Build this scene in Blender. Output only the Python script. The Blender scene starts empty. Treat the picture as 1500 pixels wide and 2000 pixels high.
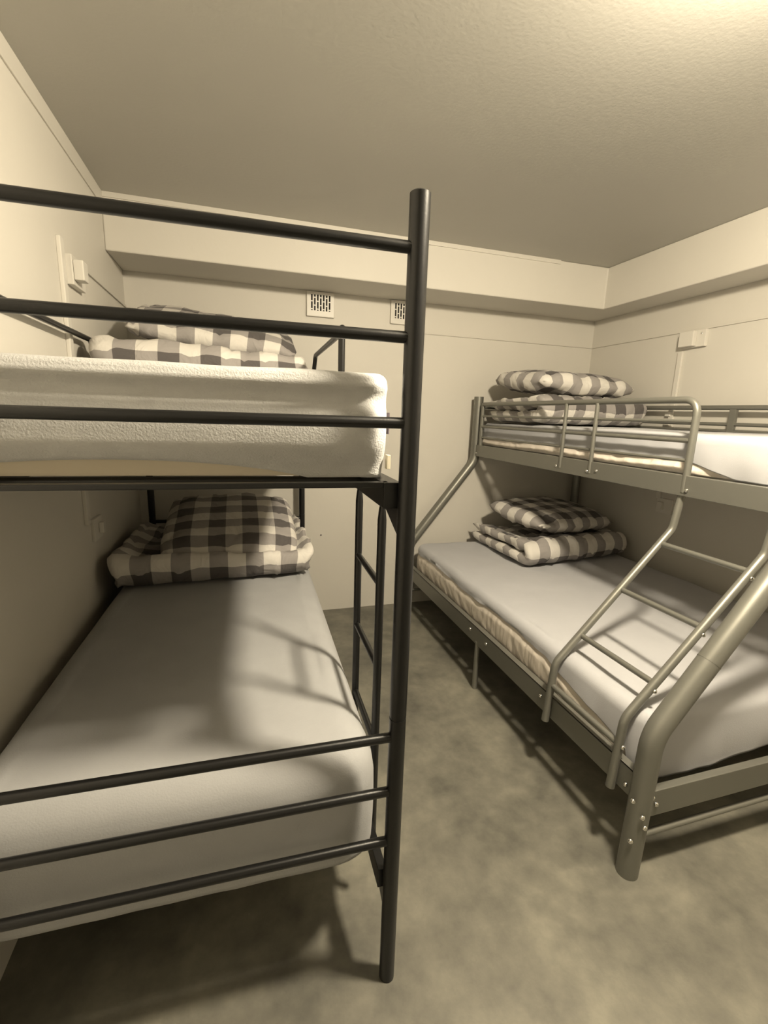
import bpy, bmesh, math, random
from math import sin, cos, pi, radians, sqrt
from mathutils import Vector, Matrix, noise

random.seed(4)
S = bpy.context.scene
COL = S.collection

# ------------------------------------------------------------------ camera
F_PX = 908.85
YAW, PITCH, ROLL = 0.3006, -0.2062, 0.0334
CAM = Vector((0.5695, -2.9414, 1.3138))
fw = Vector((sin(YAW) * cos(PITCH), cos(YAW) * cos(PITCH), sin(PITCH)))
rt = Vector((cos(YAW), -sin(YAW), 0.0))
up = rt.cross(fw)
r2 = cos(ROLL) * rt + sin(ROLL) * up
u2 = -sin(ROLL) * rt + cos(ROLL) * up
cd = bpy.data.cameras.new('camera')
cam = bpy.data.objects.new('camera', cd)
COL.objects.link(cam)
cd.sensor_fit = 'HORIZONTAL'
cd.sensor_width = 36.0
cd.lens = F_PX / 1500 * 36.0
cd.clip_start = 0.02
m = Matrix.Identity(4)
for i in range(3):
    m[i][0], m[i][1], m[i][2], m[i][3] = r2[i], u2[i], -fw[i], CAM[i]
cam.matrix_world = m
S.camera = cam

# ------------------------------------------------------------------ light and exposure
S.view_settings.view_transform = 'Standard'
S.view_settings.look = 'None'
S.view_settings.gamma = 1
S.view_settings.use_curve_mapping = False
S.view_settings.exposure = 0.05
LAMP = Vector((1.48, -2.40, 2.25))
LAMP_POWER = 760.0
LAMP_COLOR = (1.0, 0.865, 0.65)
w = bpy.data.worlds.new('world')
S.world = w
w.use_nodes = True
w.node_tree.nodes['Background'].inputs[0].default_value = (0, 0, 0, 1)
w.node_tree.nodes['Background'].inputs[1].default_value = 0.0

# room
W, H, HB, BD, BR, DZ, YN = 3.007, 2.2515, 2.0094, 0.334, 0.224, 1.8312, -5.6


# ------------------------------------------------------------------ materials
def mat(name, col, rough=0.6, metal=0.0, bump=0.0, bscale=60.0, var=0.0, vscale=3.0, spec=0.5, sheen=0.0, stretch=None, detail=4.0, bdist=0.002):
    M = bpy.data.materials.new(name)
    M.use_nodes = True
    nt = M.node_tree
    B = nt.nodes['Principled BSDF']
    if not metal:
        col = tuple(c * 0.82 for c in col)
    B.inputs['Base Color'].default_value = (*col, 1)
    B.inputs['Roughness'].default_value = rough
    B.inputs['Metallic'].default_value = metal
    B.inputs['Specular IOR Level'].default_value = spec
    if sheen:
        B.inputs['Sheen Weight'].default_value = sheen
    tc = nt.nodes.new('ShaderNodeTexCoord')
    if var:
        n = nt.nodes.new('ShaderNodeTexNoise')
        n.inputs['Scale'].default_value = vscale
        n.inputs['Detail'].default_value = 6
        nt.links.new(tc.outputs['Object'], n.inputs['Vector'])
        mr = nt.nodes.new('ShaderNodeMapRange')
        mr.inputs[1].default_value = 0.3
        mr.inputs[2].default_value = 0.7
        mr.inputs[3].default_value = 1 - var
        mr.inputs[4].default_value = 1 + var
        nt.links.new(n.outputs['Fac'], mr.inputs[0])
        vm = nt.nodes.new('ShaderNodeVectorMath')
        vm.operation = 'SCALE'
        vm.inputs[0].default_value = col
        nt.links.new(mr.outputs[0], vm.inputs['Scale'])
        nt.links.new(vm.outputs[0], B.inputs['Base Color'])
    if bump:
        n = nt.nodes.new('ShaderNodeTexNoise')
        n.inputs['Scale'].default_value = bscale
        n.inputs['Detail'].default_value = detail
        if stretch:
            mp = nt.nodes.new('ShaderNodeMapping')
            mp.inputs['Scale'].default_value = stretch
            nt.links.new(tc.outputs['Object'], mp.inputs['Vector'])
            nt.links.new(mp.outputs[0], n.inputs['Vector'])
        else:
            nt.links.new(tc.outputs['Object'], n.inputs['Vector'])
        b = nt.nodes.new('ShaderNodeBump')
        b.inputs['Strength'].default_value = bump
        b.inputs['Distance'].default_value = bdist
        nt.links.new(n.outputs['Fac'], b.inputs['Height'])
        nt.links.new(b.outputs[0], B.inputs['Normal'])
    return M


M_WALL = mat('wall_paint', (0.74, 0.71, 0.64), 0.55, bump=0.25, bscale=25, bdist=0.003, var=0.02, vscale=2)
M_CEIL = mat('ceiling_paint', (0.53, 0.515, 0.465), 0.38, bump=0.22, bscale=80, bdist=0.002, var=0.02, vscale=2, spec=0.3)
M_TRIM = mat('trim_paint', (0.72, 0.69, 0.62), 0.5)
M_PLASTIC = mat('white_plastic', (0.78, 0.75, 0.68), 0.4)
M_BLACK = mat('black_metal', (0.006, 0.006, 0.006), 0.33, bump=0.08, bscale=300)
M_BLACKDARK = mat('black_plastic', (0.012, 0.012, 0.012), 0.3)
M_SILVER = mat('silver_metal', (0.205, 0.203, 0.178), 0.40, metal=0.5, bump=0.05, bscale=400)
M_CHROME = mat('chrome', (0.75, 0.74, 0.7), 0.15, metal=1.0)
M_VELOUR = mat('velour_sheet', (0.60, 0.60, 0.59), 0.95, bump=0.7, bscale=260, bdist=0.0025, var=0.05, vscale=30, sheen=0.15)
M_SHEET = mat('grey_sheet', (0.41, 0.415, 0.42), 0.9, bump=0.25, bscale=260, bdist=0.002, var=0.035, vscale=9, sheen=0.1)
M_SHEETB = mat('blue_grey_sheet', (0.52, 0.525, 0.55), 0.85, bump=0.2, bscale=300, bdist=0.002, var=0.03, vscale=7, sheen=0.1)
M_MATT = mat('cream_mattress_cloth', (0.90, 0.82, 0.72), 0.28, bump=0.5, bscale=7, bdist=0.012, stretch=(4, 4, 0.5), detail=2)
M_MATTP = mat('cream_mattress_plain', (0.70, 0.62, 0.48), 0.7, bump=0.15, bscale=90)
M_DARK = mat('slot_shade_dark', (0.012, 0.01, 0.008), 0.9)
M_TAG = mat('tag_cloth', (0.16, 0.13, 0.15), 0.8)
M_LABEL = mat('label_cloth', (0.72, 0.66, 0.5), 0.8)


def floor_mat():
    M = bpy.data.materials.new('concrete_floor')
    M.use_nodes = True
    nt = M.node_tree
    N, L = nt.nodes, nt.links
    B = N['Principled BSDF']
    tc = N.new('ShaderNodeTexCoord')
    a = N.new('ShaderNodeTexNoise')
    a.inputs['Scale'].default_value = 3.6
    a.inputs['Detail'].default_value = 9
    a.inputs['Roughness'].default_value = 0.66
    a.inputs['Distortion'].default_value = 0.05
    b = N.new('ShaderNodeTexNoise')
    b.inputs['Scale'].default_value = 15
    b.inputs['Detail'].default_value = 6
    c = N.new('ShaderNodeTexNoise')
    c.inputs['Scale'].default_value = 140
    for n in (a, b, c):
        L.new(tc.outputs['Object'], n.inputs['Vector'])
    mx = N.new('ShaderNodeMath')
    mx.operation = 'MULTIPLY_ADD'
    mx.inputs[1].default_value = 0.25
    L.new(b.outputs['Fac'], mx.inputs[0])
    ml = N.new('ShaderNodeMath')
    ml.operation = 'MULTIPLY'
    ml.inputs[1].default_value = 0.75
    L.new(a.outputs['Fac'], ml.inputs[0])
    L.new(ml.outputs[0], mx.inputs[2])
    cr = N.new('ShaderNodeValToRGB')
    e = cr.color_ramp.elements
    e[0].position = 0.36
    e[0].color = (0.092, 0.089, 0.074, 1)
    e[1].position = 0.66
    e[1].color = (0.235, 0.224, 0.179, 1)
    x = e.new(0.5)
    x.color = (0.152, 0.146, 0.119, 1)
    L.new(mx.outputs[0], cr.inputs[0])
    L.new(cr.outputs[0], B.inputs['Base Color'])
    rr = N.new('ShaderNodeMapRange')
    rr.inputs[3].default_value = 0.42
    rr.inputs[4].default_value = 0.62
    L.new(a.outputs['Fac'], rr.inputs[0])
    L.new(rr.outputs[0], B.inputs['Roughness'])
    bp_ = N.new('ShaderNodeBump')
    bp_.inputs['Strength'].default_value = 0.12
    bp_.inputs['Distance'].default_value = 0.002
    L.new(c.outputs['Fac'], bp_.inputs['Height'])
    L.new(bp_.outputs[0], B.inputs['Normal'])
    return M


def plaid_mat(name, s, ou=0.0, ov=0.0):
    M = bpy.data.materials.new(name)
    M.use_nodes = True
    nt = M.node_tree
    N, L = nt.nodes, nt.links
    B = N['Principled BSDF']
    B.inputs['Roughness'].default_value = 0.9
    B.inputs['Sheen Weight'].default_value = 0.05
    tc = N.new('ShaderNodeTexCoord')
    sp = N.new('ShaderNodeSeparateXYZ')
    L.new(tc.outputs['UV'], sp.inputs[0])
    outs = []
    for k, o in ((0, ou), (1, ov)):
        ad = N.new('ShaderNodeMath')
        ad.operation = 'ADD'
        ad.inputs[1].default_value = 40 * s + o
        L.new(sp.outputs[k], ad.inputs[0])
        md = N.new('ShaderNodeMath')
        md.operation = 'MODULO'
        md.inputs[1].default_value = 2 * s
        L.new(ad.outputs[0], md.inputs[0])
        gt = N.new('ShaderNodeMath')
        gt.operation = 'GREATER_THAN'
        gt.inputs[1].default_value = s
        L.new(md.outputs[0], gt.inputs[0])
        outs.append(gt)
    su = N.new('ShaderNodeMath')
    su.operation = 'ADD'
    L.new(outs[0].outputs[0], su.inputs[0])
    L.new(outs[1].outputs[0], su.inputs[1])
    hv = N.new('ShaderNodeMath')
    hv.operation = 'MULTIPLY'
    hv.inputs[1].default_value = 0.5
    L.new(su.outputs[0], hv.inputs[0])
    cr = N.new('ShaderNodeValToRGB')
    cr.color_ramp.interpolation = 'CONSTANT'
    e = cr.color_ramp.elements
    e[0].position = 0
    e[0].color = (0.62, 0.595, 0.55, 1)
    e[1].position = 0.75
    e[1].color = (0.085, 0.077, 0.075, 1)
    x = e.new(0.25)
    x.color = (0.295, 0.277, 0.265, 1)
    L.new(hv.outputs[0], cr.inputs[0])
    L.new(cr.outputs[0], B.inputs['Base Color'])
    n = N.new('ShaderNodeTexNoise')
    n.inputs['Scale'].default_value = 10
    n.inputs['Detail'].default_value = 3
    n.inputs['Distortion'].default_value = 1.2
    L.new(tc.outputs['Object'], n.inputs['Vector'])
    b = N.new('ShaderNodeBump')
    b.inputs['Strength'].default_value = 0.8
    b.inputs['Distance'].default_value = 0.012
    L.new(n.outputs['Fac'], b.inputs['Height'])
    L.new(b.outputs[0], B.inputs['Normal'])
    return M


M_FLOOR = floor_mat()
M_PLAID = plaid_mat('grey_check_cloth', 0.074, 0.0, -0.06)
M_PLAID2 = plaid_mat('grey_check_cloth_pillow', 0.074, 0.02, 0.035)


# ------------------------------------------------------------------ helpers
def link(name, bm, material, parent=None, smooth=False, loc=None):
    me = bpy.data.meshes.new(name)
    bmesh.ops.recalc_face_normals(bm, faces=bm.faces)
    bm.to_mesh(me)
    bm.free()
    me.materials.append(material)
    if smooth:
        for p in me.polygons:
            p.use_smooth = True
    o = bpy.data.objects.new(name, me)
    COL.objects.link(o)
    if parent is not None:
        o.parent = parent
    if loc is not None:
        o.location = loc
    return o


def sharp(o, ang=40):
    bm = bmesh.new()
    bm.from_mesh(o.data)
    for e in bm.edges:
        if len(e.link_faces) == 2 and e.calc_face_angle() > radians(ang):
            e.smooth = False
    bm.to_mesh(o.data)
    bm.free()


def thing(name, label, cat, loc=(0, 0, 0), rotz=0.0, group=None):
    o = bpy.data.objects.new(name, None)
    o.empty_display_size = 0.1
    COL.objects.link(o)
    o.location = loc
    o.rotation_euler = (0, 0, rotz)
    return tag(o, label, cat, group)


def tag(o, label, cat, group=None):
    o['label'] = label
    o['category'] = cat
    if group:
        o['group'] = group
    return o


def box(bm, lo, hi, bev=0.0):
    r = bmesh.ops.create_cube(bm, size=1.0)
    vs = r['verts']
    for v in vs:
        v.co = Vector([lo[i] + (v.co[i] + 0.5) * (hi[i] - lo[i]) for i in range(3)])
    if bev:
        es = list({e for v in vs for e in v.link_edges})
        bmesh.ops.bevel(bm, geom=es, offset=bev, segments=2, affect='EDGES', profile=0.6)
    return bm


def fillet(pts, rads, seg=8):
    pts = [Vector(p) for p in pts]
    out = [pts[0]]
    for i in range(1, len(pts) - 1):
        r = rads[i - 1] if isinstance(rads, (list, tuple)) else rads
        p, a, b = pts[i], pts[i - 1], pts[i + 1]
        d1, d2 = (a - p).normalized(), (b - p).normalized()
        ang = d1.angle(d2)
        if r <= 0 or abs(ang - pi) < 1e-3:
            out.append(p)
            continue
        t = min(r / math.tan(ang / 2), (a - p).length * 0.49, (b - p).length * 0.49)
        p0, p2 = p + d1 * t, p + d2 * t
        for k in range(seg + 1):
            s = k / seg
            out.append((1 - s) ** 2 * p0 + 2 * s * (1 - s) * p + s * s * p2)
    out.append(pts[-1])
    return out


def tube(bm, pts, r, n=16, cap=True, rfun=None):
    pts = [Vector(p) for p in pts]
    N = len(pts)
    T = []
    for i in range(N):
        a = pts[max(i - 1, 0)]
        b = pts[min(i + 1, N - 1)]
        T.append((b - a).normalized())
    ref = Vector((0, 0, 1)) if abs(T[0].z) < 0.9 else Vector((1, 0, 0))
    u = (ref - T[0] * ref.dot(T[0])).normalized()
    rings = []
    for i in range(N):
        u = (u - T[i] * u.dot(T[i])).normalized()
        v = T[i].cross(u)
        if rfun:
            q = rfun(i / (N - 1))
            ru, rv = q if isinstance(q, tuple) else (q, q)
        else:
            ru = rv = r
        rings.append([bm.verts.new(pts[i] + u * (ru * cos(2 * pi * k / n)) + v * (rv * sin(2 * pi * k / n))) for k in range(n)])
    for i in range(N - 1):
        for k in range(n):
            bm.faces.new((rings[i][k], rings[i][(k + 1) % n], rings[i + 1][(k + 1) % n], rings[i + 1][k]))
    if cap:
        bm.faces.new(rings[0][::-1])
        bm.faces.new(rings[-1])
    return bm


def tube_obj(name, pts, r, material, parent, n=16, rfun=None):
    o = link(name, tube(bmesh.new(), pts, r, n, rfun=rfun), material, parent, smooth=True)
    sharp(o, 50)
    return o


def box_obj(name, lo, hi, material, parent=None, bev=0.002):
    return link(name, box(bmesh.new(), lo, hi, bev), material, parent)


def bolt(parent, p, d, r=0.0065):
    d = Vector(d).normalized()
    p = Vector(p)
    pts = [p, p + d * r * 0.35, p + d * r * 0.7, p + d * r * 0.92]
    rr = [r, r * 0.92, r * 0.6, r * 0.15]
    k = [0]

    def rf(t):
        return rr[min(3, int(round(t * 3)))]
    return tube_obj('bolt', pts, r, M_CHROME, parent, n=10, rfun=rf)


# ------------------------------------------------------------------ room shell
def struct(name, bm, material, smooth=False):
    o = link(name, bm, material, None, smooth)
    o['kind'] = 'structure'
    return o


T = 0.12
struct('floor', box(bmesh.new(), (-T, YN - T, -0.1), (W + T, T, 0)), M_FLOOR)
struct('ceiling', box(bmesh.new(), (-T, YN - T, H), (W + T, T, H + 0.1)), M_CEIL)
struct('wall_left', box(bmesh.new(), (-T, YN, 0), (0, 0, H)), M_WALL)
struct('wall_right', box(bmesh.new(), (W, YN, 0), (W + T, 0, H)), M_WALL)
struct('wall_back', box(bmesh.new(), (-T, 0, 0), (W + T, T, H)), M_WALL)
struct('wall_front', box(bmesh.new(), (-T, YN - T, 0), (W + T, YN, H)), M_WALL)
# dropped beam running round the back and the right of the ceiling, one L-shaped body
bm = bmesh.new()
prof = [(0, 0), (W, 0), (W, YN), (W - BR, YN), (W - BR, -BD), (0, -BD)]
lo = [bm.verts.new((x, y, HB)) for x, y in prof]
hi = [bm.verts.new((x, y, H)) for x, y in prof]
bm.faces.new(lo)
bm.faces.new(hi[::-1])
for i in range(6):
    j = (i + 1) % 6
    bm.faces.new((lo[i], lo[j], hi[j], hi[i]))
o = struct('wall_beam', bm, M_WALL)
md = o.modifiers.new('soft', 'BEVEL')
md.width = 0.006
md.segments = 2
md.limit_method = 'ANGLE'
# picture-rail line at 1.83 m, beam cove and ceiling strips
struct('trim_1', box(bmesh.new(), (0, -0.007, DZ - 0.005), (W, 0.0, DZ + 0.005), 0.001), M_TRIM)
struct('trim_2', box(bmesh.new(), (0, -0.757, DZ - 0.006), (0.008, -0.007, DZ + 0.006), 0.001), M_TRIM)
struct('trim_3', box(bmesh.new(), (W - 0.007, YN, DZ - 0.005), (W, -0.007, DZ + 0.005), 0.001), M_TRIM)
struct('trim_4', box(bmesh.new(), (0, YN, H - 0.062), (0.006, -BD, H), 0.002), M_TRIM)
struct('trim_5', box(bmesh.new(), (0.006, -BD - 0.006, H - 0.022), (W - BR - 0.35, -BD, H), 0.001), M_TRIM)


# ------------------------------------------------------------------ ceiling lamp (just above the frame)
t = thing('ceiling_lamp', 'round white dome lamp fixed to the ceiling above the beds', 'lamp', LAMP)
bm = bmesh.new()
prof = [(0.01, 0.0), (0.100, 0.0), (0.102, -0.01), (0.097, -0.034), (0.01, -0.034)]
n = 48
rings = [[bm.verts.new((r * cos(2 * pi * k / n), r * sin(2 * pi * k / n), z)) for k in range(n)] for r, z in prof]
for a, b in zip(rings, rings[1:]):
    for k in range(n):
        bm.faces.new((a[k], a[(k + 1) % n], b[(k + 1) % n], b[k]))
bm.faces.new(rings[0])
bm.faces.new(rings[-1])
link('lamp_base', bm, M_PLASTIC, t, True)
bm = bmesh.new()
rings = []
for i in range(17):
    a = -pi / 2 * 0.12 + i / 16 * pi / 2 * 1.1
    rings.append([bm.verts.new((0.090 * cos(a) * cos(2 * pi * k / n), 0.090 * cos(a) * sin(2 * pi * k / n), -0.052 - 0.085 * sin(a))) for k in range(n)])
for a, b in zip(rings, rings[1:]):
    for k in range(n):
        bm.faces.new((a[k], a[(k + 1) % n], b[(k + 1) % n], b[k]))
bm.faces.new(rings[-1])
bm.faces.new(rings[0])
ME = bpy.data.materials.new('lit_glass')
ME.use_nodes = True
nt = ME.node_tree
B = nt.nodes['Principled BSDF']
B.inputs['Base Color'].default_value = (0.9, 0.88, 0.8, 1)
B.inputs['Emission Color'].default_value = (*LAMP_COLOR, 1)
B.inputs['Emission Strength'].default_value = LAMP_POWER
link('lamp_shade', bm, ME, t, True)


# ------------------------------------------------------------------ wall fittings
def vent(x0, label):
    t = thing('air_vent', label, 'vent', (x0, -0.001, 1.868), group='air vents under the beam')
    bw, bh, d = 0.165, 0.139, 0.016
    bm = bmesh.new()
    box(bm, (0, -d, 0), (bw, 0, bh), 0.004)
    link('vent_plate', bm, M_PLASTIC, t)
    bm = bmesh.new()
    x1, xs, z0, z1 = 0.026, 0.0175, 0.03, 0.124
    for c in range(7):
        cuts = [0.0, 0.42, 0.88, 1.0] if c % 2 == 0 else [0.0, 0.2, 0.66, 1.0]
        zt = z1
        for a, b in zip(cuts, cuts[1:]):
            za, zb = z1 - (z1 - z0) * a - 0.003, z1 - (z1 - z0) * b + 0.003
            if za - zb > 0.004:
                box(bm, (x1 + c * xs, -d - 0.0006, zb), (x1 + c * xs + 0.0092, -d + 0.002, za))
    link('vent_slots', bm, M_DARK, t)  # solid dark boxes on the plate, their colour standing in for shade inside slots
    return t


vent(0.96, 'square white wall vent left of the black bunk post, fully visible')
vent(1.478, 'wall vent half hidden behind the tall black bunk post')

# left wall: conduit strip, junction box, socket
tag(box_obj('cable_trunking', (0, -0.998, 0.87), (0.014, -0.962, 1.862), M_PLASTIC, None, 0.003),
    'narrow vertical white cable trunking on the left wall', 'cable trunking')
tag(box_obj('cable_trunking', (W - 0.014, -0.765, 0.87), (W, -0.735, DZ - 0.11), M_PLASTIC, None, 0.003),
    'narrow vertical white cable trunking on the right wall', 'cable trunking')
t = thing('junction_box', 'small white junction box high on the left wall', 'junction box', (0.0, -0.86, 1.77))
box_obj('housing', (0, -0.062, -0.042), (0.022, 0.078, 0.058), M_PLASTIC, t, 0.003)
box_obj('cover', (0.0225, -0.058, -0.025), (0.055, -0.004, 0.042), M_PLASTIC, t, 0.004)
t = thing('junction_box', 'small white junction box high on the right wall', 'junction box', (W, -0.83, 1.775))
box_obj('housing', (-0.022, -0.07, -0.04), (0, 0.085, 0.05), M_PLASTIC, t, 0.003)
box_obj('cover', (-0.05, -0.02, -0.035), (-0.0225, 0.07, 0.045), M_PLASTIC, t, 0.004)
bolt(t, (-0.0225, -0.045, 0.03), (-1, 0, 0), 0.006)
for nm, x, s, y, lab in (('wall_socket', 0, 1, -0.87, 'white wall socket low on the left wall above the lower black bunk'),
                         ('wall_socket', W, -1, -0.80, 'wall socket in shadow on the right wall under the upper silver bunk')):
    t = thing(nm, lab, 'socket', (x, y, 0.83))
    a, b = sorted((0, s * 0.012))
    box_obj('socket_plate', (a, -0.055, -0.045), (b, 0.055, 0.045), M_PLASTIC, t, 0.003)
    a, b = sorted((s * 0.0125, s * 0.03))
    box_obj('socket_switch', (a, 0.0, -0.022), (b, 0.035, 0.022), M_PLASTIC, t, 0.003)
t = thing('cable_clip', 'tiny white cable clip on the right wall, upper of two', 'cable clip', (W, -0.735, 1.372))
box_obj('clip_body', (-0.022, -0.018, -0.014), (0, 0.018, 0.014), M_PLASTIC, t, 0.004)
t = thing('cable_clip', 'tiny white cable clip on the right wall, lower of two', 'cable clip', (W, -0.735, 1.31))
box_obj('clip_body', (-0.022, -0.018, -0.014), (0, 0.018, 0.014), M_PLASTIC, t, 0.004)
for (x, z, lab) in ((1.441, 0.585, 'upper small wall plug in the back wall behind the black ladder'), (1.452, 0.555, 'lower small wall plug in the back wall behind the black ladder'), (1.054, 0.528, 'small dark screw in the back wall beside the lower black bunk')):
    tag(tube_obj('wall_plug', [(x, 0, z), (x, -0.004, z)], 0.005, M_TAG, None, 8), lab, 'wall plug')


# ------------------------------------------------------------------ black bunk bed
BX, BY, BROT = 0.021, -2.106, -0.0255
BW, BL = 0.846, 2.03
bb = thing('bunk_bed', 'black metal bunk bed against the left wall with side ladder', 'bunk bed', (BX, BY, 0), BROT)


def post_caps(parent, x, y, ztop, r):
    bm = bmesh.new()
    tube(bm, [(x, y, ztop - 0.002), (x, y, ztop + 0.003), (x, y, ztop + 0.0055), (x, y, ztop + 0.0065)], r, 20,
         rfun=lambda t: [r, r, r * 0.8, r * 0.4][min(3, int(round(t * 3)))])
    o = link('end_cap', bm, M_BLACKDARK, parent, True)
    sharp(o)


PR, RR = 0.0178, 0.0102
for x, y, zt in ((0, 0, 1.672), (BW, 0, 1.672), (0, BL, 1.46), (BW, BL, 1.46)):
    p = tube_obj('post', [(x, y, 0.0), (x, y, 0.695), (x, y, 0.6951), (x, y, 0.7), (x, y, 0.7001), (x, y, zt)], PR, M_BLACK, bb, 24,
                 rfun=lambda t: [PR, PR, PR * 0.94, PR * 0.94, PR, PR][min(5, int(round(t * 5)))])
    post_caps(bb, x, y, zt, PR)
for z in (1.5916, 1.4473, 1.2997, 0.6502, 0.5173, 0.3887):
    tube_obj('end_rail', [(PR * 0.7, 0, z), (BW - PR * 0.7, 0, z)], RR, M_BLACK, bb)
for z in (1.42, 1.32, 0.671, 0.54, 0.40):
    tube_obj('end_rail', [(PR * 0.7, BL, z), (BW - PR * 0.7, BL, z)], RR, M_BLACK, bb)
for z0, zc, yc, rw in ((1.138, 0.040, 0.02, 0.036), (0.246, 0.034, 0.14, 0.020)):
    for x in (0.006, BW - 0.006 - rw):
        box_obj('side_rail', (x, 0.015, z0), (x + rw, BL - 0.015, z0 + 0.050), M_BLACK, bb, 0.002)
    for y in (yc, BL - 0.04):
        box_obj('cross_rail', (0.03, y, z0 + zc), (BW - 0.03, y + 0.02, z0 + zc + 0.010), M_BLACK, bb, 0.002)
    # gusset plates where the side rails meet the posts
    for y0, y1 in ((0.014, 0.15), (BL - 0.014, BL - 0.15)):
        bm = bmesh.new()
        a = [(BW - 0.012, y0, z0 + 0.05), (BW - 0.012, y1, z0 + 0.001), (BW - 0.012, y0, z0 - 0.055)]
        v1 = [bm.verts.new(q) for q in a]
        v2 = [bm.verts.new((q[0] + 0.004, q[1], q[2])) for q in a]
        bm.faces.new(v1)
        bm.faces.new(v2[::-1])
        for i in range(3):
            bm.faces.new((v1[i], v1[(i + 1) % 3], v2[(i + 1) % 3], v2[i]))
        link('gusset', bm, M_BLACK, bb)
    for k in range(9):
        y = 0.22 + k * (BL - 0.34) / 8
        tube_obj('slat', [(0.006 + rw, y, z0 + 0.028), (BW - 0.006 - rw, y, z0 + 0.028)], 0.008, M_BLACK, bb, 10)
# ladder on the aisle side, bars flattened at the top where they hang on the rail
LX = BW + 0.005
for y in (0.19, 0.433):
    pts = [(LX, y, z) for z in (0.20, 0.6, 1.0, 1.075, 1.10, 1.125, 1.145, 1.165)]

    def rf(t):
        i = min(7, int(round(t * 7)))
        return [(0.0105, 0.0105), (0.0105, 0.0105), (0.0105, 0.0105), (0.0105, 0.0105), (0.0080, 0.0095), (0.004, 0.005), (0.003, 0.004), (0.003, 0.004)][i]
    tube_obj('ladder_rail', pts, 0.0105, M_BLACK, bb, 16, rfun=rf)
for z in (0.918, 0.704, 0.487, 0.27):
    tube_obj('ladder_rung', [(LX, 0.195, z), (LX, 0.428, z)], 0.0085, M_BLACK, bb)
# guard rails of the upper bed
gx = BW - 0.002
pts = fillet([(gx, 0.70, 1.16), (gx, 0.70, 1.562), (gx, 1.36, 1.562), (gx, 1.42, 1.50), (gx, 1.42, 1.16)], [0.02, 0.05, 0.05])
tube_obj('guard_rail', pts, 0.0095, M_BLACK, bb)
tube_obj('guard_rail', [(gx, 0.735, 1.19), (gx, 0.735, 1.555)], 0.006, M_BLACK, bb, 10)
bm = bmesh.new()
bmesh.ops.create_uvsphere(bm, u_segments=12, v_segments=8, radius=0.011, matrix=Matrix.Translation((gx, 0.70, 1.573)))
link('end_cap', bm, M_BLACKDARK, bb, True)
pts = fillet([(-0.004, 0.36, 1.16), (-0.004, 0.36, 1.555), (-0.02, 1.275, 1.555), (-0.02, 1.295, 1.53), (-0.02, 1.30, 1.16)], [0.03, 0.03, 0.03])
tube_obj('guard_rail', pts, 0.0095, M_BLACK, bb)


# ------------------------------------------------------------------ bedding builders
def perimeter(x0, x1, y0, y1, r, nseg=150):
    """closed rounded rectangle, roughly even spacing; returns (x, y, nx, ny)"""
    out = []
    cs = [(x1 - r, y0 + r, -pi / 2), (x1 - r, y1 - r, 0), (x0 + r, y1 - r, pi / 2), (x0 + r, y0 + r, pi)]
    lens = [(y1 - y0 - 2 * r), (x1 - x0 - 2 * r), (y1 - y0 - 2 * r), (x1 - x0 - 2 * r)]
    tot = sum(lens)
    for q, (cx, cy, a0) in enumerate(cs):
        for k in range(7):
            a = a0 + k / 6 * pi / 2
            out.append((cx + r * cos(a), cy + r * sin(a), cos(a), sin(a)))
        a = a0 + pi / 2
        nxt = cs[(q + 1) % 4]
        pa = (cx + r * cos(a), cy + r * sin(a))
        pb = (nxt[0] + r * cos(nxt[2]), nxt[1] + r * sin(nxt[2]))
        ns = max(2, int(nseg * lens[q] / tot))
        for k in range(1, ns):
            s = k / ns
            out.append((pa[0] + (pb[0] - pa[0]) * s, pa[1] + (pb[1] - pa[1]) * s, cos(a), sin(a)))
    return out


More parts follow.
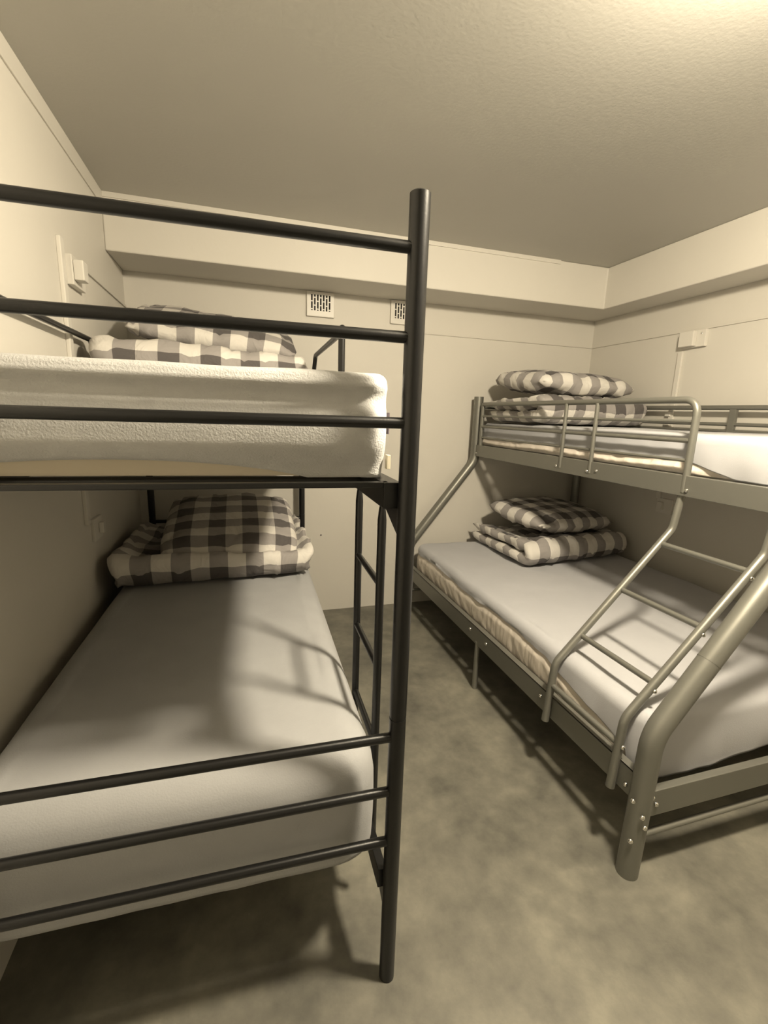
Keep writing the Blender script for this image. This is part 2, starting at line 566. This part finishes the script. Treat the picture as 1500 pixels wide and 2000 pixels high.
def shell(x0, x1, y0, y1, ztop, zbot, rc, rim, bulge=0.0, off=0.0, bottom=True, wr=0.0, seed=0.0, nside=9, sag=0.0, prof=None, fold=0.0, nseg=150, zbase=None, hemf=None, mamp=0.0):
    """rounded slab with soft rim; zbot may be a function of (x, y) giving the hem height"""
    bm = bmesh.new()
    P = perimeter(x0 - off, x1 + off, y0 - off, y1 + off, rc, nseg)
    cx, cy = (x0 + x1) / 2, (y0 + y1) / 2
    hx, hy = (x1 - x0) / 2, (y1 - y0) / 2
    zt = ztop + off
    rings = []

    def ring(fn):
        rings.append([bm.verts.new(fn(p)) for p in P])

    # interior of the top: shrink towards the medial line
    for k in (0.02, 0.12, 0.25, 0.4, 0.55, 0.7, 0.82, 0.91, 0.955, 0.985):
        def f(p, k=k):
            X = cx + (p[0] - p[2] * rim - cx) * k
            Y = cy + (p[1] - p[3] * rim - cy) * (0.15 + 0.85 * k if True else k)
            d = noise.noise(Vector((X * 3, Y * 3, seed))) * 0.006 + noise.noise(Vector((X * 9, Y * 9, seed + 5))) * wr * 0.4
            return (X, Y, zt + d + sag * (1 - k * k))
        ring(f)
    for a in (0, 18, 36, 54, 72, 90):
        a_ = radians(a)

        def f(p, a_=a_):
            ins = rim * (1 - sin(a_))
            d = noise.noise(Vector((p[0] * 5, p[1] * 5, seed))) * 0.006
            return (p[0] - p[2] * ins, p[1] - p[3] * ins, zt - rim * (1 - cos(a_)) + d * (1 - sin(a_) * 0.7))
        ring(f)
    for s in range(1, nside + 1):
        t = s / nside

        def f(p, t=t):
            zb = zbot(p[0], p[1]) if callable(zbot) else zbot
            z = zt - rim + (zb - (zt - rim)) * t
            tz = min(1.0, max(0.0, (zt - rim - z) / (zt - rim - (zbase if zbase is not None else zb))))
            b = bulge * sin(pi * tz) + (prof(tz) * (max(0.0, -p[3]) ** 2 * 0.88 + 0.12) if prof else 0.0)
            if mamp:
                b += mamp * min(1.0, max(0.0, (hemf(p[0], p[1]) - 0.012 - z) / 0.02))
            if fold:
                q = noise.noise(Vector(((p[0] - p[1]) * 15 + z * 16, (p[0] + p[1]) * 4, seed)))
                b -= fold * min(1.0, abs(q) * 2.4) * max(0.0, t - 0.15)
            w_ = noise.noise(Vector((p[0] * 14, p[1] * 14, z * 5 + seed))) * wr * t
            r_ = 0.0
            if bottom and t > 0.85:
                r_ = -0.012 * (t - 0.85) / 0.15
            return (p[0] + p[2] * (b + w_ + r_), p[1] + p[3] * (b + w_ + r_), z)
        ring(f)
    n = len(P)
    for a, b in zip(rings, rings[1:]):
        for k in range(n):
            bm.faces.new((a[k], a[(k + 1) % n], b[(k + 1) % n], b[k]))
    bm.faces.new(rings[0])
    if bottom:
        bm.faces.new(rings[-1][::-1])
    else:
        # hem turned inwards, gives the cloth its thickness
        inner = [bm.verts.new((v.co.x - p[2] * 0.003, v.co.y - p[3] * 0.003, v.co.z + 0.001)) for v, p in zip(rings[-1], P)]
        for k in range(n):
            bm.faces.new((rings[-1][k], rings[-1][(k + 1) % n], inner[(k + 1) % n], inner[k]))
    return bm


def bed_in(x0, x1, y0, y1, zt, zb, hem, names, labels, material, mmat, loc, rotz, rc=0.05, rim=0.035, bulge=0.004, wr=0.002, seed=0.0, sag=0.0, prof=None, fold=0.0, nseg=150, mamp=0.0):
    m = link('mattress', shell(x0, x1, y0, y1, zt, zb, rc, rim, bulge, 0.0, True, 0.0015, seed, sag=sag, prof=prof, hemf=hem, mamp=mamp, fold=fold, nseg=nseg, nside=22, zbase=zb), mmat, None, True)
    m.location = loc
    m.rotation_euler = (0, 0, rotz)
    tag(m, labels[0], 'mattress')
    s = link('fitted_sheet', shell(x0, x1, y0, y1, zt, hem, rc + 0.004, rim + 0.004, bulge, 0.005, False, wr, seed, nside=22, sag=sag, prof=prof, nseg=nseg, zbase=zb), material, None, True)
    s.parent = m
    s['label'] = labels[1]
    return m, s


def prof_bu(t):
    ks = [(0, 0.008), (0.03, 0.007), (0.13, -0.006), (0.17, -0.007), (0.34, 0.004), (0.5, 0.006), (0.6, 0.004), (1.0, -0.038)]
    for (a, va), (b, vb) in zip(ks, ks[1:]):
        if t <= b:
            q = (t - a) / (b - a)
            return va + (vb - va) * (q * q * (3 - 2 * q))
    return ks[-1][1]


def prof_bl(t):
    return 0.004 - 0.012 * t


# upper black bunk: velour sheet whose hem rides up in the middle of the end
def hem_bu(x, y):
    z = 1.190
    if y < 0.1:
        d = (x - 0.33) / 0.33
        z += 0.034 * max(0.0, 1 - d * d) ** 0.8
    elif 0.3 < y < 1.7:
        z += 0.006
    return z


mu, su = bed_in(0.035, 0.820, 0.050, BL - 0.05, 1.384, 1.1915, hem_bu, None,
                ('mattress on the upper black bunk in a fluffy grey sheet', 'fluffy grey fitted sheet on the upper black bunk'),
                M_VELOUR, M_MATTP, (BX, BY, 0), BROT, rc=0.05, rim=0.014, bulge=0.0, wr=0.0012, seed=1.0, prof=prof_bu)
ml, sl = bed_in(-0.004, 0.824, 0.044, BL - 0.05, 0.570, 0.3050, lambda x, y: 0.297, None,
                ('mattress on the lower black bunk in a plain grey sheet', 'plain grey fitted sheet on the lower black bunk'),
                M_SHEET, M_MATTP, (BX, BY, 0), BROT, rc=0.088, rim=0.075, bulge=0.002, wr=0.003, seed=7.0, prof=prof_bl)
# care tag of the upper sheet and label on the mattress corner
box_obj('care_tag', (0.8325, 0.10, 1.275), (0.835, 0.125, 1.318), M_TAG, su, 0.0005)
box_obj('label', (0.8245, 0.072, 1.207), (0.832, 0.088, 1.235), M_LABEL, mu, 0.001)


def pillow(label, loc, rot, a, b, h, seed, group, material=None, puff=0.5):
    bm = bmesh.new()
    nx, ny = 44, 32
    uvd = {}
    grid = {}
    for side in (1, -1):
        for i in range(nx + 1):
            for j in range(ny + 1):
                u, v = -1 + 2 * i / nx, -1 + 2 * j / ny
                edge = i in (0, nx) or j in (0, ny)
                if side == -1 and edge:
                    grid[(side, i, j)] = grid[(1, i, j)]
                    continue
                X = a * u * (1 - 0.06 * v ** 4)
                Y = b * v * (1 - 0.08 * u ** 4)
                prof = ((1 - abs(u) ** 4.0) * (1 - abs(v) ** 3.4))
                Z = side * h * max(0, prof) ** puff
                e = 1 - max(0, prof)
                q = Vector((X * 7, Y * 7, seed + side))
                d = noise.noise(q) * 0.016 * (0.35 + e) + noise.noise(q * 2.7) * 0.008 * (0.3 + e) - max(0.0, 0.12 - abs(noise.noise(q * 1.3 + Vector((9, 2, 4))))) * 0.09 * (0.3 + e)
                if edge:
                    d = noise.noise(Vector((X * 9, Y * 9, seed))) * 0.012
                vv = bm.verts.new((X, Y, Z + d))
                uvd[vv] = (a * (1 + u) + 0.0, b * (1 + v) * 1.08)
                grid[(side, i, j)] = vv
    faces = []
    for side in (1, -1):
        for i in range(nx):
            for j in range(ny):
                q = [grid[(side, i, j)], grid[(side, i + 1, j)], grid[(side, i + 1, j + 1)], grid[(side, i, j + 1)]]
                if side == -1:
                    q = q[::-1]
                try:
                    faces.append(bm.faces.new(q))
                except ValueError:
                    pass
    uv = bm.loops.layers.uv.new('UVMap')
    for f in bm.faces:
        for l in f.loops:
            l[uv].uv = uvd[l.vert]
    o = link('pillow', bm, material or M_PLAID2, None, True)
    o.location = loc
    o.rotation_euler = rot
    tag(o, label, 'pillow', group)
    return o


def duvet(label, loc, rotz, wx, ly, th, seed, group, layers=2, droop=0.0, material=None, skew=0.0, dent=0.03, ds=0.10):
    """folded duvet: a thick ribbon folded back on itself, fold towards -y, layers stacked"""
    bm = bmesh.new()
    # centre line in (y, z)
    cl = []
    g = th * 1.0
    K = 26
    if layers == 2:
        for k in range(K):
            cl.append((ly - (ly - th) * k / (K - 1), th * 0.5))
        for k in range(1, 10):
            a = k / 10 * pi
            cl.append((th - 0.52 * th * sin(a) * 1.0 - 0.0, th * 0.5 + (1 - cos(a)) / 2 * g))
        for k in range(K):
            cl.append((th + (ly * 0.985 - th) * k / (K - 1), th * 0.5 + g))
    N = len(cl)
    arc = [0.0]
    for i in range(1, N):
        arc.append(arc[-1] + math.dist(cl[i], cl[i - 1]))
    tan = []
    for i in range(N):
        a, b = cl[max(0, i - 1)], cl[min(N - 1, i + 1)]
        d = Vector((b[0] - a[0], b[1] - a[1])).normalized()
        tan.append(d)
    nx = 56
    uvd = {}
    rings = []
    for i in range(nx + 1):
        t = -1 + 2 * i / nx
        e = max(0.0, 1 - abs(t) ** 12) ** 0.5
        x = wx * (i / nx)
        ring = []

        def add(k, sgn):
            y, z = cl[k]
            # half thickness, pinched at the two free ends of the ribbon
            q = min(k, N - 1 - k) / 4.0
            pin = sqrt(max(0.0, 1 - (1 - min(1.0, q)) ** 2)) * 0.92 + 0.08
            hh = th * 0.5 * (0.42 + 0.58 * e) * pin
            nrm = Vector((-tan[k].y, tan[k].x)) * sgn
            # quilt puffs
            puffs = 0.92 + 0.08 * cos(2 * pi * (x / 0.19 + 0.3)) * cos(2 * pi * arc[k] / 0.24)
            if k > N // 2 - 6 and k < N // 2 + 6 and sgn > 0:
                pass
            p = Vector((x, y + nrm.x * hh * puffs, z + nrm.y * hh * puffs))
            d = noise.noise(Vector((p.x * 6, p.y * 6 + seed, p.z * 9))) * 0.014 + noise.noise(Vector((p.x * 17, p.y * 17 + seed, p.z * 17))) * 0.006 - max(0.0, 0.10 - abs(noise.noise(Vector((p.x * 9, p.y * 5 + seed, p.z * 4 + 7))))) * 0.12
            if p.z < 0.02:
                d *= 0.1
            p.z += d
            p.y += d * 0.5 + skew * (x / wx - 0.5)
            p.x += noise.noise(Vector((p.y * 7, p.z * 12, seed + (3 if t > 0 else 8)))) * 0.03 * abs(t) ** 6
            p.z -= droop * (x / wx) * 0
            v = bm.verts.new(p)
            uvd[v] = (x, arc[k] + (0.02 if sgn < 0 else 0.0))
            return v
        for k in range(N):
            ring.append(add(k, 1))
        for k in range(N - 1, -1, -1):
            ring.append(add(k, -1))
        rings.append(ring)
    n = len(rings[0])
    for a, b in zip(rings, rings[1:]):
        for k in range(n):
            bm.faces.new((a[k], a[(k + 1) % n], b[(k + 1) % n], b[k]))
    # end seams: strips bridging the two sides of the ribbon
    for ring in (rings[0], rings[-1]):
        for k in range(N - 1):
            bm.faces.new((ring[k], ring[k + 1], ring[n - 2 - k], ring[n - 1 - k]))
    zt_ = 2 * th
    for v in bm.verts:
        k = max(0.0, min(1.0, (v.co.z - th * 0.5) / th))
        fx = max(0.0, 1 - abs(2 * v.co.x / wx - 1) ** 6)
        fy = max(0.0, min(1.0, (v.co.y - ds) / 0.12))
        v.co.z -= dent * k * fx * fy * fy * (3 - 2 * fy)
    zmin = min(v.co.z for v in bm.verts)
    for v in bm.verts:
        v.co.z -= zmin
    uv = bm.loops.layers.uv.new('UVMap')
    for f in bm.faces:
        for l in f.loops:
            l[uv].uv = uvd[l.vert]
    o = link('folded_duvet', bm, material or M_PLAID, None, True)
    o.location = loc
    o.rotation_euler = (0, 0, rotz)
    tag(o, label, 'duvet', group)
    return o


GP, GD = 'grey checked pillows on the bunks', 'folded grey checked duvets on the bunks'
duvet('grey checked duvet folded at the head of the lower black bunk', (0.058, -0.945, 0.580), 0.0, 0.81, 0.82, 0.078, 3.0, GD, skew=0.05, dent=0.075, ds=0.01)
pillow('grey checked pillow lying on the duvet of the lower black bunk', (0.515, -0.600, 0.764), (radians(15.5), 0, 0.0), 0.30, 0.30, 0.060, 2.0, GP)
duvet('grey checked duvet folded at the head of the upper black bunk', (0.060, -0.945, 1.395), 0.0, 0.80, 0.80, 0.086, 13.0, GD, skew=0.09, dent=0.055, ds=0.05)
pillow('grey checked pillow propped highest, on the upper black bunk', (0.475, -0.49, 1.668), (radians(18), radians(5), 0.03), 0.36, 0.27, 0.066, 12.0, GP)

# ------------------------------------------------------------------ silver bunk bed (double below, single above)
XS, YS, XU, YF = 1.637, -2.07, 2.093, -0.075
XB = 2.945
sb = thing('bunk_bed', 'silver metal bunk bed along the right wall, wide bed below and slanted ladder', 'bunk bed', (XS, YS, 0))


def L_(p):
    return (p[0] - XS, p[1] - YS, p[2])


def stube(name, pts, r, n=16, rfun=None):
    return tube_obj(name, [L_(p) for p in pts], r, M_SILVER, sb, n, rfun)


def sbox(name, lo, hi, bev=0.002, m=None):
    return box_obj(name, L_(lo), L_(hi), m or M_SILVER, sb, bev)


SR = 0.031
for y in (YS, YF):
    pts = fillet([(XS + 0.0, y, 0.0), (XS + 0.012, y, 0.46), (XU, y, 1.03), (XU, y, 1.45)], [0.14, 0.14], 12)
    stube('post', pts, SR, 24)
    # sleeve joint on the slanted part
    j = Vector((XS + 0.012, y, 0.46)).lerp(Vector((XU, y, 1.03)), 0.36)
    dj = (Vector((XU, y, 1.03)) - Vector((XS + 0.012, y, 0.46))).normalized()
    stube('joint_ring', [j - dj * 0.0015, j + dj * 0.0015], SR + 0.0008, 24)
    stube('post', [(XB, y, 0), (XB, y, 1.45)], 0.029, 20)
    # end of the lower bed and bar below it, end of the upper bed
    sbox('end_rail', (XS + 0.02, y - 0.012, 0.195), (XB - 0.02, y + 0.012, 0.28))
    stube('end_bar', [(XS + 0.02, y, 0.125), (XB - 0.02, y, 0.135)], 0.0095)
    sbox('end_rail', (XU + 0.02, y - 0.010, 1.06), (XB - 0.02, y + 0.010, 1.13))
    stube('end_bar', [(XU + 0.02, y, 1.385), (XB - 0.02, y, 1.385)], 0.0125)
    stube('end_bar', [(XU + 0.02, y, 1.26), (XB - 0.02, y, 1.26)], 0.009)
# side rails: angle section of the lower bed
for x, s in ((XS - 0.002, 1), (XB + 0.0, -1)):
    bm = bmesh.new()
    a, b = sorted((x, x + s * 0.004))
    box(bm, L_((a, YS + 0.02, 0.236)), L_((b, YF - 0.02, 0.322)))
    a, b = sorted((x, x + s * 0.026))
    box(bm, L_((a, YS + 0.02, 0.318)), L_((b, YF - 0.02, 0.3225)))
    link('side_rail', bm, M_SILVER, sb)
sbox('side_rail', (XU - 0.012, YS + 0.025, 1.062), (XU + 0.012, YF - 0.025, 1.136))
sbox('side_rail', (XB - 0.012, YS + 0.025, 1.062), (XB + 0.012, YF - 0.025, 1.136))
for k in range(12):
    y = YS + 0.12 + k * (YF - YS - 0.24) / 11
    sbox('slat', (XS + 0.006, y - 0.012, 0.270), (XB - 0.006, y + 0.012, 0.282), 0.001)
    sbox('slat', (XU + 0.013, y - 0.012, 1.118), (XB - 0.013, y + 0.012, 1.130), 0.001)
# middle legs of the lower bed
for x in (XS + 0.008, 2.3):
    stube('middle_leg', [(x, -1.087, 0), (x, -1.087, 0.26 if x > 2 else 0.25)], 0.0135)
stube('middle_bar', [(XS + 0.02, -1.087, 0.256), (XB - 0.01, -1.087, 0.256)], 0.012)
# guard of the upper bed, open towards the ladder
gx = XU - 0.002
pts = fillet([(gx, YF - 0.07, 1.10), (gx, YF - 0.07, 1.40), (gx, -1.672, 1.40), (gx, -1.672, 1.075)], [0.012, 0.055], 10)
stube('guard_rail', pts, 0.0125)
for z, r in ((1.325, 0.0065), (1.258, 0.0085), (1.188, 0.006)):
    stube('guard_bar', [(gx, YF - 0.07, z), (gx, -1.668, z)], r, 12)
for y in (-0.985, -1.193):
    stube('guard_upright', [(gx - 0.006, y, 1.085), (gx - 0.006, y, 1.395)], 0.0095, 12)
# guard towards the wall
stube('guard_rail', [(XB, YF - 0.02, 1.408), (XB, YS + 0.02, 1.403)], 0.0125)
stube('guard_bar', [(XB, YF - 0.02, 1.325), (XB, YS + 0.02, 1.320)], 0.009)
stube('guard_bar', [(XB, YF - 0.02, 1.29), (XB, YS + 0.02, 1.285)], 0.007)
for y in (-0.36, -1.16, -1.75):
    sbox('guard_upright', (XB - 0.009, y - 0.017, 1.14), (XB + 0.009, y + 0.017, 1.40))
# ladder
for y in (-1.655, -1.980):
    pts = fillet([(2.108, y - 0.004, 1.122), (2.085, y, 0.935), (1.638, y, 0.452), (1.622, y, 0.222)], [0.05, 0.07], 8)
    stube('ladder_rail', pts, 0.0135)
for x, z in ((2.039, 0.882), (1.885, 0.716), (1.733, 0.552)):
    stube('ladder_rung', [(x, -1.662, z), (x, -1.974, z)], 0.0098)
stube('ladder_rung', [(1.633, -1.662, 0.366), (1.633, -1.974, 0.366)], 0.0098)
# bolts
for p, d in (((1.606, -2.078, 0.262), (-1, -0.25, 0)), ((1.625, -2.1, 0.222), (-0.4, -1, 0)), ((1.640, -2.101, 0.184), (0, -1, 0)), ((1.611, -2.087, 0.133), (-0.8, -0.6, 0)),
             ((1.672, -2.083, 0.262), (0, -1, 0)), ((1.690, -2.083, 0.235), (0, -1, 0)), ((1.634, -2.022, 0.262), (-1, 0, 0)),
             ((1.634, -1.02, 0.285), (-1, 0, 0)), ((1.634, -1.18, 0.285), (-1, 0, 0)), ((1.634, -1.60, 0.285), (-1, 0, 0)),
             ((2.026, -1.995, 0.868), (0, -1, 0)), ((1.872, -1.995, 0.702), (0, -1, 0)), ((1.720, -1.995, 0.538), (0, -1, 0)), ((1.633, -1.995, 0.366), (0, -1, 0)),
             ((2.080, -0.96, 1.092), (-1, 0, 0)), ((2.080, -1.18, 1.092), (-1, 0, 0)), ((2.080, -1.24, 1.1), (-1, 0, 0)), ((2.080, -0.12, 1.082), (-1, 0, 0)), ((2.080, -1.69, 1.085), (-1, 0, 0))):
    bolt(sb, L_(p), d, 0.0075)


# mattresses and sheets
def hem_sl(x, y):
    if x < 1.70 and y > -1.97:
        t = (y + 2.0) / 1.9
        z = 0.424 + 0.006 * sin(y * 9)
        if y > -0.25:
            z -= (y + 0.25) / 0.13 * 0.0
        if y < -1.55:
            z -= 0.085 * min(1, (-1.55 - y) / 0.38)
        return z
    if y < -1.97:
        return 0.266 + (0.042 * min(1.0, (x - 1.95) / 0.4) if x > 1.95 else 0.0)
    return 0.33


def hem_su(x, y):
    if x < 2.2 and y > -1.95:
        z = 1.186 + 0.007 * sin(y * 7 + 1)
        if y < -1.6:
            z -= 0.055 * min(1, (-1.6 - y) / 0.22)
        return max(z, 1.137)
    return 1.142


bed_in(XS + 0.042, XB - 0.045, YS + 0.043, YF - 0.05, 0.472, 0.286, hem_sl, None,
       ('wide mattress on the lower silver bunk, cream side showing below its blue-grey sheet', 'blue-grey fitted sheet on the wide lower silver bunk'),
       M_SHEETB, M_MATT, (0, 0, 0), 0, rc=0.06, rim=0.035, bulge=0.004, wr=0.007, seed=3.0, fold=0.007, nseg=420, mamp=0.006)
bed_in(XU + 0.038, XB - 0.03, YS + 0.045, YF - 0.017, 1.278, 1.1375, hem_su, None,
       ('mattress on the upper silver bunk behind the guard rail, blue-grey sheet over cream', 'blue-grey fitted sheet on the upper silver bunk'),
       M_SHEETB, M_MATT, (0, 0, 0), 0, rc=0.03, rim=0.030, bulge=0.004, wr=0.007, seed=11.0, fold=0.007, nseg=420, mamp=0.014)

duvet('grey checked duvet folded at the head of the wide lower silver bunk', (2.10, -0.75, 0.482), 0.02, 0.80, 0.68, 0.078, 23.0, GD, skew=0.09, dent=0.055)
pillow('grey checked pillow lying on the duvet of the lower silver bunk', (2.52, -0.375, 0.708), (radians(6), radians(2), 0.22), 0.345, 0.26, 0.066, 21.0, GP)
duvet('grey checked duvet folded behind the guard of the upper silver bunk', (2.120, -0.72, 1.290), 0.0, 0.775, 0.60, 0.084, 33.0, GD, skew=0.07, dent=0.045)
pillow('grey checked pillow lying on the duvet of the upper silver bunk', (2.51, -0.38, 1.534), (radians(4), radians(1), 0.10), 0.37, 0.25, 0.075, 31.0, GP)
